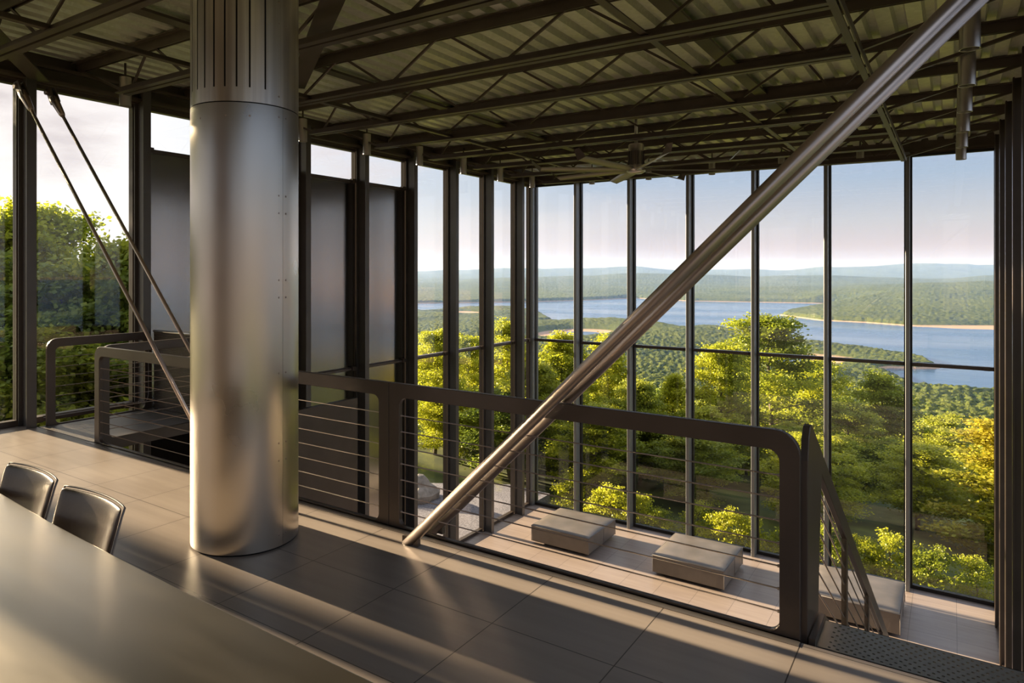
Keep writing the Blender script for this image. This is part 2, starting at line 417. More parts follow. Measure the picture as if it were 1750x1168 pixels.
for i, y in enumerate(reversed(ly)):
    lamp(-8.56, y, 3.98, .07, .36, 'small cylinder lamp along the left wall, %s from far glass wall' % ordn[i])
for i in range(6):
    y = YF - (i+1)*MOD
    lamp(.13, y, 3.88, .082 if 0 else .07, .36, 'cylinder lamp in the row by the right wall, %s from far glass wall' % ordn[i]).scale = (1.15, 1.15, 1.05)
for i, x in enumerate((-7.3, -5.85, -4.39, -2.95, -1.5)):
    lamp(x, 15.45, 4.05, .07, .36, 'small cylinder lamp before the far glass wall, %s from its left corner' % ordn[i]).scale = (1, 1, .9)

# ------------------------------------------------------------------ ceiling fan
FX, FY, FZ = -4.25, 10.66, 3.56
r = empty('ceiling_fan', (FX, FY, FZ), 'large metal ceiling fan with eight long blades and upturned tips', 'fan')
MB().tube([(FX, FY, 4.0), (FX, FY, 4.62)], .028, 12).build('down_rod', M['chrome'], r)
b = MB().lathe([(0, FZ+.42), (.11, FZ+.42), (.125, FZ+.4), (.125, FZ+.06), (.15, FZ+.04), (.15, FZ-.03), (.1, FZ-.06), (0, FZ-.06)], FX, FY, 32)
b.build('motor', M['chrome'], r)
b = MB()
for k in range(24):
    a = 2*PI*k/24; b.beam((FX+.127*math.cos(a), FY+.127*math.sin(a), FZ+.08), (FX+.127*math.cos(a), FY+.127*math.sin(a), FZ+.3), .01, .01)
b.build('cooling_rib', M['bronze'], r)
for k in range(8):
    a = math.radians(-143+45*k); U = Vector((math.cos(a), math.sin(a), 0)); S = Vector((-math.sin(a), math.cos(a), 0))
    c = Vector((FX, FY, FZ)); b = MB(); rows = []
    for (rr, w, tz) in ((.14,.05,.0),(.28,.09,.012),(.85,.09,.01),(1.3,.08,.006),(1.56,.07,.0)):
        p = c + U*rr; tl = .025
        rows.append([p - S*w + Vector((0,0,-tl)), p + Vector((0,0,.016)), p + S*w + Vector((0,0,tl)), p + Vector((0,0,-.004))])
    for i in range(len(rows)-1):
        A, B = rows[i], rows[i+1]
        b.add(A+B, [(j, (j+1) % 4, 4+(j+1) % 4, 4+j) for j in range(4)], True)
    b.add(rows[0], [(3,2,1,0)]); b.add(rows[-1], [(0,1,2,3)])
    bl = b.build('blade', M['fan'], r)
    tp = c + U*1.56
    b = MB(); b.hexa([tp-S*.07+Vector((0,0,-.03)), tp+S*.07+Vector((0,0,.02)), tp+S*.07+U*.01+Vector((0,0,.02)), tp-S*.07+U*.01+Vector((0,0,-.03))],
                     [tp-S*.04+U*.14+Vector((0,0,.11)), tp+S*.05+U*.14+Vector((0,0,.13)), tp+S*.05+U*.15+Vector((0,0,.13)), tp-S*.04+U*.15+Vector((0,0,.11))])
    w = b.build('winglet', M['bronze'])
    w.parent = bl; w.location = (0,0,0)

# ------------------------------------------------------------------ the round steel column
CX, CY, CR = -4.17, 3.09, .368
r = empty('round_column', (CX, CY, 0), 'large round column wrapped in brushed steel sheets standing on the upper floor', 'column')
def arc(rad, a0, a1, z0, z1, n=48, th=.004):
    b = MB(); vs = []; 
    for i in range(n+1):
        a = math.radians(a0+(a1-a0)*i/n)
        for rr in (rad-th, rad):
            for z in (z0, z1): vs.append((CX+rr*math.cos(a), CY+rr*math.sin(a), z))
    fs = []
    for i in range(n):
        q = 4*i; fs += [(q+2, q+6, q+7, q+3), (q, q+1, q+5, q+4), (q+1, q+3, q+7, q+5), (q, q+4, q+6, q+2)]
    fs += [(0,2,3,1), (4*n, 4*n+1, 4*n+3, 4*n+2)]
    b.add(vs, fs, True)
    return b
cam_a = math.degrees(math.atan2(-CY, -CX))          # direction from column to the viewer
ZSEAM = 3.03
MB().lathe([(0, .0), (CR-.008, .0), (CR-.008, 4.44), (0, 4.44)], CX, CY, 64).build('core', M['black'], r)
def sharp(o):
    mo = o.modifiers.new('edge', 'EDGE_SPLIT'); mo.split_angle = math.radians(40); return o
sharp(arc(CR, cam_a-200, cam_a+41, .012, ZSEAM-.004, 120).build('lower_sheet', M['steel'], r))
sharp(arc(CR-.002, cam_a+41.6, cam_a+158, .012, ZSEAM-.004, 60).build('side_sheet', M['steel'], r))
# slotted upper jacket: strips between narrow slots
sl = [-84,-70,-57,-45,-33,-21,-9,4,20]
b = arc(CR-.001, cam_a-200, cam_a+158, ZSEAM+.004, 3.13, 120)
ed = [-200] + sl + [158]
for i in range(len(ed)-1):
    q = arc(CR-.001, cam_a+ed[i]+(.9 if i else 0), cam_a+ed[i+1]-(.9 if i < len(ed)-2 else 0), 3.13, 4.43, max(3, int((ed[i+1]-ed[i])/3)))
    b.add(q.v, q.f, True)
sharp(b.build('slotted_jacket', M['steel_v'], r))
for (da, zz) in [(36, z) for z in (.09,.6,.72,1.2,1.72,1.84,2.3,2.42,2.96,3.1,3.6,3.75)] + [(46, z) for z in (.09,.6,.72,1.2,1.72,1.84,2.3,2.42,2.96,3.6,3.75)] + [(-52, 2.93), (-20, 2.94), (4, 2.94)]:
    a = math.radians(cam_a+da); p = Vector((CX+CR*math.cos(a), CY+CR*math.sin(a), zz)); n_ = Vector((math.cos(a), math.sin(a), 0))
    b = MB().tube([p, p+n_*.004], [.007, .004], 8); b.build('rivet', M['rod'], r)

# ------------------------------------------------------------------ cable railings
def cable_rail(o, U, length, zb=-.12, zt=1.07, label='', openings=None, ncab=7, post=.1, top=.105, cz0=.116, dz=.119, bot=.014, matn='bronze', rot=.12, name='cable_railing'):
    o = Vector(o); U = Vector(U); Nn = Vector((-U.y, U.x, 0))
    e = empty(name, o, label, 'railing', 'cable railings of the upper floor')
    out = rrect(0, length, zb, zt, rot); inn = rrect(post, length-post, bot, zt-top, .06)
    MB().plate(out, inn, o, U, Nn, .04).build('frame', M[matn], e, bevel=.004, seg=1)
    for k in range(ncab):
        z = Vector((0,0,cz0+dz*k)); MB().tube([o+U*post*.7+z, o+U*post*1.12+z, o+U*post*1.13+z, o+U*(length-post*1.13)+z, o+U*(length-post*1.12)+z, o+U*(length-post*.7)+z], [.008,.008,.0042,.0042,.008,.008], 6).build('cable', M['cable'], e)
    return e
cable_rail((-3.468, YS+.035, 0), (1,0,0), 2.825, rot=(.004,.12), label='dark cable railing panel on the floor edge between column and stair')
def rect_left(): pass
cable_rail((-7.84, YS+.035, 0), (1,0,0), 4.368, rot=(.12,.004), label='dark cable railing panel on the floor edge behind the steel column')
# landing rails
cable_rail((-9.155, 3.9, 0), (0,1,0), 1.34, label='dark cable railing along the left window beside the metal grating')
cable_rail((-7.86, 3.9, 0), (0,1,0), 1.34, zb=-.12, label='dark cable railing on the inner side of the metal grating by the column')
# mesh screen with bright top bar at the end of the landing
r = empty('mesh_screen', (-8.6, 5.28, 0), 'metal mesh screen with a sunlit top bar at the end of the grating', 'screen')
MB().tube([(-9.15, 5.28, 1.07), (-7.84, 5.28, 1.07)], .02, 12).build('top_bar', M['chrome'], r)
b = MB(); n = 76
for i in range(n+1):
    x = -9.15+1.31*i/n; b.box(x-.0035, x+.0035, 5.276, 5.283, 0, 1.05)
for i in range(50):
    z = .02+i*.021; b.box(-9.15, -7.84, 5.276, 5.283, z-.0035, z+.0035)
b.build('mesh', M['joist'], r)
# grating
r = empty('floor_grating', (-8.6, 4.5, 0), 'metal bar grating landing between the left window and the railing', 'grating')
b = MB()
for i in range(60):
    x = -9.12+i*(1.24/59); b.box(x-.0045, x+.0045, YS+.02, 5.24, -.035, .0)
for i in range(44):
    y = YS+.03+i*(1.38/43); b.box(-9.12, -7.88, y-.0035, y+.0035, -.02, -.001)
b.build('bars', M['grate'], r)
b = MB(); b.box(-9.18, -9.12, YS+.01, 5.26, -.1, .003); b.box(-7.88, -7.85, YS+.01, 5.26, -.1, .003); b.box(-9.12, -7.88, 5.24, 5.27, -.1, .003); b.box(-9.12, -7.88, YS, YS+.02, -.1, .003)
b.build('edge_frame', M['bronze'], r)
# lower run: stair slab wall below landing (dark)
tag(MB().box(-7.9, -7.82, 5.3, 7.9, ZL, -.12).build('wall_stair', M['bronze']), kind='structure')

t = MB().tube([(-9.12, 5.18, .98), (-9.12, 5.18, .2), (-9.12, 5.16, .13), (-9.12, 5.1, .1), (-9.12, 5.04, .13)], .006, 8)
tag(t.build('hanging_cord', M['seam']), 'thin pale cord with a hook hanging at the back corner of the grating', 'cord')
# ------------------------------------------------------------------ slender rods on the left, big tube braces on the right
def rod(yo, xt, label):
    top = Vector((xt, yo, 4.1)); zf = .02 if yo < YS else -.12; bot = Vector((xt+4.05*(4.1-zf)/4.08, yo, zf)); d = (bot-top).normalized()
    r = empty('tension_rod', bot, label, 'rod', 'slender tension rods from the left post')
    MB().tube([top+d*.35, bot], .019, 12).build('rod', M['rod'], r)
    b = MB(); b.tube([top+d*.12, top+d*.2, top+d*.42, top+d*.46], [.05,.05,.036,.026], 12); b.build('fork_socket', M['rod'], r)
    Yv = Vector((0,1,0)); b = MB()
    for s in (-1, 1): b.prism([top+Yv*s*.03+Vector((-.06,0,.05)), top+Yv*s*.03+Vector((.05,0,.06)), top+Yv*s*.03+d*.2+Vector((.04,0,.02)), top+Yv*s*.03+d*.2+Vector((-.04,0,-.03))], Yv, .018)
    b.tube([top-Yv*.06, top+Yv*.06], .035, 14); b.build('clevis', M['joist'], r)
    MB().box(bot.x-.1, bot.x+.1, bot.y-.05, bot.y+.05, zf-.02, zf).build('base_plate', M['joist'], r)
rod(3.6, -9.14, 'slender steel rod from the left post down to the floor, nearer one of the pair')
rod(3.94, -9.14, 'slender steel rod from the left post down to the floor, farther one of the pair')
def strut(y, lb, y2=None, off=0):
    y2 = y if y2 is None else y2
    a = Vector((-3.13+off*2, y, -.0)); b_ = Vector((.5+off, y2, 3.553-off)); 
    r = empty('diagonal_tube', a, lb, 'brace', 'pair of diagonal tube braces')
    d = (b_-a).normalized()
    q = MB().tube([a-d*.02, b_], .037, 24); q.build('tube', M['rod'], r)
    MB().box(a.x-.04, a.x+.1, y-.015, y+.015, 0, .05).build('base_lug', M['joist'], r)
strut(3.655, 'thick diagonal steel tube brace, front one of the pair rising from the floor edge')
strut(3.93, 'thick diagonal steel tube brace, rear one of the pair rising from the floor edge', off=.0)

# ------------------------------------------------------------------ stair down to the lower room
r = empty('staircase', (-.05, YS, -.02), 'steel stair with perforated treads going down beside the right wall', 'stair')
def perf_plate(x0, x1, y0, y1, z, th=.006, ph=.0385, rh=.0075):
    b = MB(); rows = int(round((y1-y0-.03)/(ph*.72))); cy = (y1-y0-.03)/rows; nx = int((x1-x0-.04)/ph); cx = ph
    xb = x0+.02+(x1-x0-.04-nx*cx)/2
    for j in range(rows):
        off = cx/2 if j % 2 else 0; yy = y0+.015+j*cy
        if off: b.add([(xb,yy,z),(xb+off,yy,z),(xb+off,yy+cy,z),(xb,yy+cy,z)], [(0,1,2,3)])
        for i in range(nx-(1 if off else 0)):
            ax = xb+off+i*cx; cxx, cyy = ax+cx/2, yy+cy/2
            o8 = [(ax,yy),(cxx,yy),(ax+cx,yy),(ax+cx,cyy),(ax+cx,yy+cy),(cxx,yy+cy),(ax,yy+cy),(ax,cyy)]
            h8 = [(cxx+rh*math.cos(math.radians(t)), cyy+rh*math.sin(math.radians(t))) for t in (225,270,315,0,45,90,135,180)]
            vs = [(p[0],p[1],z) for p in o8]+[(p[0],p[1],z) for p in h8]+[(p[0],p[1],z-th) for p in h8]
            fs = [(k,(k+1) % 8,8+(k+1) % 8,8+k) for k in range(8)]+[(8+k,8+(k+1) % 8,16+(k+1) % 8,16+k) for k in range(8)]
            b.add(vs, fs)
        if off:
            ax = xb+off+(nx-1)*cx; b.add([(ax,yy,z),(ax+off,yy,z),(ax+off,yy+cy,z),(ax,yy+cy,z)], [(0,1,2,3)])
    xe = xb+nx*cx
    for (p, q, s_, t_) in ((x0,xb,y0,y1),(xe,x1,y0,y1),(xb,xe,y0,y0+.015),(xb,xe,y1-.015,y1)):
        b.add([(p,s_,z),(q,s_,z),(q,t_,z),(p,t_,z)], [(0,1,2,3)])
    b.box(x0, x1, y0, y0+.006, z-.05, z); b.box(x0, x1, y1-.006, y1, z-.05, z)
    return b
SY0, SLOPE = 4.02, .647
run = .335; rise = run*SLOPE
nt_ = int(-ZL/rise)
for i in range(nt_):
    z = -.012 - i*rise; y0 = YS+.03+i*run
    if z < ZL+.05: break
    if i < 2: b = perf_plate(-.57, .58, y0, y0+.32, z)
    else: b = MB().box(-.57, .58, y0, y0+.32, z-.04, z)
    b.build('tread', M['perf'], r)
ye = SY0 + (1.07-ZL)/SLOPE
b = MB()
b.prism([(-.59,YS+.03,.02),(-.59,YS+.03,-.32),(-.59,YS+.03+(-ZL-.32)/SLOPE,ZL),(-.59,YS+.03+(-ZL)/SLOPE+.35,ZL),(-.59,YS+.35,.02)], (1,0,0), .03)
b.build('stringer', M['bronze'], r)
b = MB(); b.prism([(.6,YS+.03,-.02),(.6,YS+.03,-.32),(.6,YS+.03+(-ZL-.32)/SLOPE,ZL),(.6,YS+.03+(-ZL)/SLOPE+.3,ZL),(.6,YS+.3,-.02)], (1,0,0), .03); b.build('stringer', M['bronze'], r)
# stair railing: wide upright plate with a pointed head that turns into the sloping rail
r = empty('stair_railing', (-.63, YS, 0), 'dark stair railing with a tall pointed end plate and a sloping handrail', 'railing')
X = -.63
def rz(y): return 1.07 - SLOPE*(y-SY0)
poly = [(3.86,-.03),(3.86,.78),(3.87,.92),(3.9,1.03),(3.945,1.085),(3.985,1.09),(4.02,1.07)]
yb_ = 9.9
hw = .115
outer = poly + [(yb_, rz(yb_)), (yb_-.09, rz(yb_)-.09)]
iny = 4.32
inner = [(iny, rz(iny)-hw*1.15), (4.235, .3), (4.2, .02), (4.14,-.1), (4.1,-.32), (3.9,-.32)]
pts = [(X, y, z) for y, z in outer] + [(X, y, z) for y, z in inner]
b = MB(); b.prism(pts, (1,0,0), .038); b.build('rail_plate', M['bronze'], r, bevel=.004, seg=1)
for y in (5.45, 7.0, 8.5):
    b = MB(); b.prism([(X,y,rz(y)-.09),(X,y+.085,rz(y+.085)-.09),(X,y+.075,rz(y)-1.12),(X,y+.0,rz(y)-1.07)], (1,0,0), .034); b.build('baluster', M['bronze'], r)
for k in range(6):
    dz = .21+.118*k; y0 = 4.27-.012*k*2; b = MB().tube([(X, y0-.02, rz(y0)-dz), (X, 9.6, rz(9.6)-dz)], .0055, 6); b.build('cable', M['cable'], r)

# ------------------------------------------------------------------ ottomans
def ottoman(x0, x1, y0, y1, label, first=[None]):
    if first[0] is None:
        o = empty('ottoman', ((x0+x1)/2, (y0+y1)/2, ZL))
        import bmesh
        bm = bmesh.new(); bmesh.ops.create_cube(bm, size=1)
        bmesh.ops.subdivide_edges(bm, edges=bm.edges[:], cuts=9, use_grid_fill=True)
        for v_ in bm.verts:
            x, y, z = v_.co*2
            k = (1-abs(x)**6)*(1-abs(y)**6)
            v_.co = Vector((x*(x1-x0)/2*(1-.004*(z < 0)), y*(y1-y0)/2, .24+z*.185 + (.022*k if z > .9 else 0) + .003*math.sin(9*x)*math.cos(7*y)*(z > .9)))
        me = bpy.data.meshes.new('cushion'); bm.to_mesh(me); bm.free(); me.materials.append(M['ott'])
        me.polygons.foreach_set('use_smooth', [True]*len(me.polygons))
        c = bpy.data.objects.new('cushion', me); COL.objects.link(c); c.parent = o
        mo = c.modifiers.new('bevel', 'BEVEL'); mo.width = .018; mo.segments = 3; mo.limit_method = 'ANGLE'; mo.angle_limit = math.radians(40)
        w = (x1-x0)/2; d = (y1-y0)/2
        b = MB(); q = .004
        b.tube([(w+q,-d-q,.415),(w+q,d+q,.415),(-w-q,d+q,.415),(-w-q,-d-q,.415),(w+q,-d-q,.415)], .007, 6)
        for (sx, sy) in ((1,-1),(-1,-1),(1,1),(-1,1)): b.tube([(sx*(w+q-.004), sy*(d+q-.004), .06), (sx*(w+q-.004), sy*(d+q-.004), .41)], .006, 6)
        for s in (-1, 1): b.tube([(s*w*1.003, .1*d, .06), (s*w*1.003, .1*d, .41)], .004, 6)
        p = b.build('piping', M['seam']); p.parent = o
        b = MB().box(-w+.14, w-.14, -d+.14, d-.14, 0, .058); p = b.build('base', M['black']); p.parent = o
        first[0] = (o, children(o)); c = o
    else:
        c = copy_tree(*first[0]); c.location = ((x0+x1)/2, (y0+y1)/2, ZL)
    tag(c, label, 'ottoman', 'square leather ottomans')
ottoman(-8.1, -6.64, 13.88, 15.34, 'square grey leather ottoman on the lower floor, farthest from the stair')
ottoman(-5.17, -3.71, 13.88, 15.34, 'square grey leather ottoman on the lower floor, middle one of three')
ottoman(-2.2, -.74, 13.88, 15.34, 'square grey leather ottoman on the lower floor, seen behind the stair railing')

# ------------------------------------------------------------------ dining table and chairs
ZTAB = .84
r = empty('dining_table', (-2.8, .6, 0), 'long dining table with a brushed metal top in front of the camera', 'table')
edge = [(-4.9,1.62),(-4.4,1.5),(-4.0,1.43),(-3.79,1.4),(-3.14,1.355),(-2.6,1.332),(-2.14,1.315),(-1.6,1.305),(-1.0,1.3),(-.7,1.3)]
poly = [(x, y, ZTAB-.02) for x, y in edge] + [(-.7,-.2,ZTAB-.02), (-4.9,-.5,ZTAB-.02)]
b = MB(); b.prism(list(reversed(poly)), (0,0,1), .04); b.build('table_top', M['table'], r, bevel=.006, seg=3)
b = MB(); b.box(-4.0, -3.9, .1, .8, 0, ZTAB-.04); b.box(-1.7, -1.6, .1, .8, 0, ZTAB-.04); b.box(-4.0, -1.6, .4, .5, .2, .28); b.build('trestle', M['bronze'], r)
def chair(x, y, label, first=[None]):
    if first[0] is None:
        o = empty('dining_chair', (0, 0, 0))
        # curved leather back, leaning
        w = .252; nx, nz = 16, 10; vs = []; fs = []
        for s in (0, 1):
            for j in range(nz+1):
                z = .5+.455*j/nz
                for i in range(nx+1):
                    u = -1+2*i/nx
                    wj = w*(1-.05*(1-j/nz))
                    rz_ = 0 if j < nz else -.012*u*u
                    edge_r = (.013 if (abs(u) < .999 and 0 < j < nz) else .006)
                    sag = .012*math.cos(u*PI/2)*(j/nz)**4
                    vs.append((u*wj, .035*(1-u*u)+.12*(j/nz)+(edge_r if s else -edge_r), z+rz_-sag))
        q = (nx+1)*(nz+1)
        for j in range(nz):
            for i in range(nx):
                a = j*(nx+1)+i; fs.append((a, a+1, a+nx+2, a+nx+1)); fs.append((q+a+1, q+a, q+a+nx+1, q+a+nx+2))
        for i in range(nx):
            fs.append((i+1, i, q+i, q+i+1)); a = nz*(nx+1)+i; fs.append((a, a+1, q+a+1, q+a))
        for j in range(nz):
            a = j*(nx+1); fs.append((a, a+nx+1, q+a+nx+1, q+a)); a += nx; fs.append((a+nx+1, a, q+a, q+a+nx+1))
        b = MB(); b.add(vs, fs, True); p = b.build('backrest', M['leather']); p.parent = o
        mo = p.modifiers.new('sub', 'SUBSURF'); mo.levels = 1; mo.render_levels = 2
        pts_ = []
        for i in range(nx+1):
            u = -1+2*i/nx; pts_.append((u*w, .035*(1-u*u)+.12+.012, .955-.012*u*u-.012*math.cos(u*PI/2)+.002))
        sd = [(-w*(1-.05*(1-t)), .12*t+.012, .5+.455*t) for t in (0,.3,.6,.9)]
        pp = sd + pts_ + [(-a_, c_, d_) for a_, c_, d_ in reversed(sd)]
        b = MB().tube(pp, .0045, 6); p = b.build('stitched_edge', M['seam']); p.parent = o
        b = MB().box(-.265, .265, -.5, .03, .47, .53); p = b.build('seat', M['leather'], None, bevel=.02, seg=3); p.parent = o
        for sx in (-1, 1):
            for yy in (-.46, .02):
                p = MB().tube([(sx*.235, yy, 0), (sx*.235, yy, .475)], .014, 10).build('leg', M['leather']); p.parent = o
        first[0] = (o, children(o)); c = o
    else: c = copy_tree(*first[0])
    c.location = (x, y, 0); tag(c, label, 'chair', 'leather chairs at the dining table'); return c
chair(-3.0, 1.33, 'dark brown leather dining chair at the metal table, nearer to the steel column')
chair(-3.62, 1.35, 'dark brown leather dining chair at the metal table, at the picture\'s left edge')

# ================================================================== OUTSIDE
HL = -180.0                    # lake level
CXP, YHP, FP = 820.1, 464.2, 1170.5
YAW = math.radians(34.585); SN, CS = math.sin(YAW), math.cos(YAW)
def ground_from_view(px, py, z):
    d = FP*(1.9-z)/(py-YHP); xc = (px-CXP)/FP*d
    return (-SN*d+CS*xc, CS*d+SN*xc)
# shore lines of the reservoir as measured bearings on the lake plane
canopy = HL+13
near_far = [(250,530),(560,528),(718,528),(800,523),(880,522),(925,531),(942,540)]
nl = [ground_from_view(x, y+1, canopy) for x, y in near_far]
nl += [ground_from_view(x, y, HL) for x, y in ((948,547),(915,549),(900,552))]
nl += [ground_from_view(x, y+1, canopy) for x, y in ((950,545),(1000,540),(1060,542),(1130,548),(1172,556))]
nl += [ground_from_view(x, y, HL) for x, y in ((1180,563),(1210,561),(1245,565))]
nl += [ground_from_view(x, y+1, canopy) for x, y in ((1300,570),(1330,574),(1400,579),(1480,588),(1550,598),(1583,604))]
nl += [ground_from_view(x, y, HL) for x, y in ((1606,630),(1560,631),(1520,629),(1500,632),(1530,645))]
nl += [ground_from_view(x, y+1, canopy) for x, y in ((1580,651),(1640,653),(1710,655),(1900,660))]
nl += [(700, 600), (400, -200), (-2500, -300), (-4500, 600)]
fl = [ground_from_view(x, y, HL) for x, y in ((250,524),(560,521),(720,519),(800,518),(915,516),(990,514),(1045,512),(1085,510),(1130,512),(1180,515),(1290,517),(1400,519),(1425,519))]
fl += [ground_from_view(x, y, HL) for x, y in ((1380,528),(1345,534),(1333,539),(1400,548),(1480,552),(1560,558),(1640,562),(1710,564),(1950,575))]
fl += [(9000, 3000), (14000, 26000), (-20000, 30000), (-26000, 8000)]
def sdist(px, py, poly):
    P = np.array(poly); Q = np.roll(P, -1, 0); best = np.full(px.shape, 1e18); ins = np.zeros(px.shape, bool)
    for (ax, ay), (bx, by) in zip(P, Q):
        dx, dy = bx-ax, by-ay; l2 = dx*dx+dy*dy+1e-9
        t = np.clip(((px-ax)*dx+(py-ay)*dy)/l2, 0, 1)
        best = np.minimum(best, (px-ax-t*dx)**2+(py-ay-t*dy)**2)
        c = (ay > py) != (by > py)
        with np.errstate(divide='ignore', invalid='ignore'):
            ins ^= c & (px < (bx-ax)*(py-ay)/(by-ay+1e-12)+ax)
    return np.sqrt(best)*np.where(ins, 1, -1)
def hash2(ix, iy, k):
    h = (ix.astype(np.int64)*374761393 + iy.astype(np.int64)*668265263 + k*974634777) & 0x7fffffff
    h = ((h ^ (h >> 13))*1274126177) & 0x7fffffff
    return ((h ^ (h >> 16)) & 0xffff)/65535.0
def vnoise(x, y, s, k=0):
    x = x/s; y = y/s; ix = np.floor(x); iy = np.floor(y); fx = x-ix; fy = y-iy
    fx = fx*fx*(3-2*fx); fy = fy*fy*(3-2*fy)
    a = hash2(ix, iy, k); b = hash2(ix+1, iy, k); c = hash2(ix, iy+1, k); d = hash2(ix+1, iy+1, k)
    return (a*(1-fx)+b*fx)*(1-fy)+(c*(1-fx)+d*fx)*fy
def domes(x, y, s, k):
    gx = np.floor(x/s); gy = np.floor(y/s); best = np.zeros(x.shape)
    for i in (-1, 0, 1):
        for j in (-1, 0, 1):
            cx = gx+i; cy = gy+j
            px = (cx+.15+.7*hash2(cx, cy, k))*s; py = (cy+.15+.7*hash2(cx, cy, k+1))*s
            r = s*(.45+.3*hash2(cx, cy, k+2)); hh = .5+.5*hash2(cx, cy, k+3)
            q = 1-((x-px)**2+(y-py)**2)/(r*r)
            best = np.maximum(best, hh*np.sqrt(np.clip(q, 0, 1)))
    return best
colx = [250, 720, 915, 1000, 1085, 1180, 1290, 1350, 1420, 1500, 1600, 1702, 2100]
def yz(y, d): return 1.9-(y-YHP)*d/FP - HL
far_rows = {   # depth : height above the lake for each bearing in colx
 2200: [0]*13,
 3000: [3,3,3,3,3,3,3,4,14,24,34,40,44],
 3900: [4,4,4,4,4,4,5,6,38,58,74,84,90],
 4300: [6,6,8,8,6,6,14,22,44,66,84,98,105],
 5200: [18,22,26,26,24,24,52,58,52,70,84,98,110],
 6200: [34,44,50,44,44,44,40,44,50,60,70,90,110],
 8200: [yz(y, 8200) for y in (484,484,476,474,470,472,476,474,473,476,479,473,470)],
 11000: [60]*13,
 15000: [yz(y, 15000) for y in (468,465,461,460,457,464,462,464,458,455,452,455,460)],
 19000: [60]*13, 26000: [20]*13}
fd = sorted(far_rows); FT = np.array([far_rows[d] for d in fd])
def hill_profile(t): return np.interp(t, [-50,0,8,25,60,150,400,750,1100,1500,4000], [0,0,1.2,7,22,50,92,138,170,176,177])
def height(x, y):
    """bare ground height"""
    t = y - 20 + np.maximum(0, x-8)*.35 - np.clip(-x-14, 0, 40)*.15
    t = t + (vnoise(x, y, 60, 5)-.5)*14*np.clip(t/50, 0, 1)
    near = -5.0 - hill_profile(t) + (vnoise(x, y, 9, 2)-.5)*.6*np.clip((t+6)/10, 0, 1)
    side = np.clip((-x-11)/40, 0, 1)*np.clip(1-(y-5)/60, 0, 1)
    near = near + side*2.0
    dep = -x*SN+y*CS; xc = x*CS+y*SN
    px = CXP+FP*xc/np.maximum(dep, 1)
    z = near.copy()
    far = dep > 700
    if far.any():
        X_, Y_, D_, P_ = x[far], y[far], dep[far], px[far]
        s1 = sdist(X_, Y_, nl); s2 = sdist(X_, Y_, fl)
        roll = (vnoise(X_, Y_, 300, 9)-.35)*16
        ln = np.maximum(z[far]-HL, 3+roll*np.clip(s1/150, 0, 1)+0)
        ln = np.minimum(ln, np.maximum(s1, -40)*.30+.6)
        # far land
        ci = np.interp(P_, colx, np.arange(len(colx))); c0 = np.clip(ci.astype(int), 0, len(colx)-2); cf = ci-c0; cf = cf*cf*(3-2*cf)
        di = np.interp(D_, fd, np.arange(len(fd))); d0 = np.clip(di.astype(int), 0, len(fd)-2); df = di-d0; df = df*df*(3-2*df)
        T = (FT[d0, c0]*(1-cf)+FT[d0, c0+1]*cf)*(1-df)+(FT[d0+1, c0]*(1-cf)+FT[d0+1, c0+1]*cf)*df
        T = T + ((vnoise(X_, Y_, 900, 3)-.5)*.22+(vnoise(X_, Y_, 300, 4)-.5)*.1)*T
        lf = np.minimum(T+1, np.maximum(s2, -40)*.22+.6)
        land = np.maximum(np.where(s1 > -30, ln, -12), np.where(s2 > -30, lf, -12))
        z[far] = HL+land
    return z
def canopy_h(x, y, z):
    g = np.clip((z-HL-1.5)/2.5, 0, 1); r = np.hypot(x, y)
    c1 = 6 + 6*domes(x, y, 12, 21) + 4*vnoise(x, y, 5, 41); c2 = 9+2.2*domes(x, y, 18, 31) + 3*vnoise(x, y, 11, 42)
    w = np.clip((r-1300)/1200, 0, 1)
    return g*(c1*(1-w)+c2*w)*np.clip((r-95)/60, 0, 1)
def grid_mesh(name, X, Y, Z, mt):
    nr, nc = X.shape; me = bpy.data.meshes.new(name)
    co = np.stack([X, Y, Z], -1).reshape(-1, 3).astype(np.float32)
    idx = np.arange(nr*nc).reshape(nr, nc)
    q = np.stack([idx[:-1,:-1], idx[:-1,1:], idx[1:,1:], idx[1:,:-1]], -1).reshape(-1, 4)
    me.vertices.add(len(co)); me.vertices.foreach_set('co', co.ravel())
    me.loops.add(q.size); me.loops.foreach_set('vertex_index', q.ravel().astype(np.int32))
    me.polygons.add(len(q)); me.polygons.foreach_set('loop_start', np.arange(0, q.size, 4, dtype=np.int32))
    try: me.polygons.foreach_set('loop_total', np.full(len(q), 4, dtype=np.int32))
    except Exception: pass
    me.polygons.foreach_set('use_smooth', np.ones(len(q), bool)); me.update(calc_edges=True); me.validate()
    me.materials.append(mt); o = bpy.data.objects.new(name, me); COL.objects.link(o); return o
# forest-covered land
m = M['forest'] = mat('forest_canopy', (.1,.14,.03), .9); b_ = m.node_tree.nodes['Principled BSDF']; b_.inputs['Specular IOR Level'].default_value = .1
pos = geopos(m)
v = N(m, 'ShaderNodeTexVoronoi'); v.inputs['Scale'].default_value = .11; L(m, pos, v.inputs['Vector'])
f1 = noise(m, .5, pos, 4); f2 = noise(m, .004, pos, 4)
sp = N(m, 'ShaderNodeSeparateColor'); L(m, v.outputs['Color'], sp.inputs[0])
a1 = N(m, 'ShaderNodeMath', operation='MULTIPLY_ADD'); L(m, sp.outputs[0], a1.inputs[0]); a1.inputs[1].default_value = .5; L(m, f1, a1.inputs[2])
a2 = N(m, 'ShaderNodeMath', operation='MULTIPLY_ADD'); L(m, f2, a2.inputs[0]); a2.inputs[1].default_value = .7; L(m, a1.outputs[0], a2.inputs[2])
ctree = ramp(m, a2.outputs[0], [(.62,(.008,.022,.008)),(.9,(.03,.055,.012)),(1.12,(.095,.115,.02))])
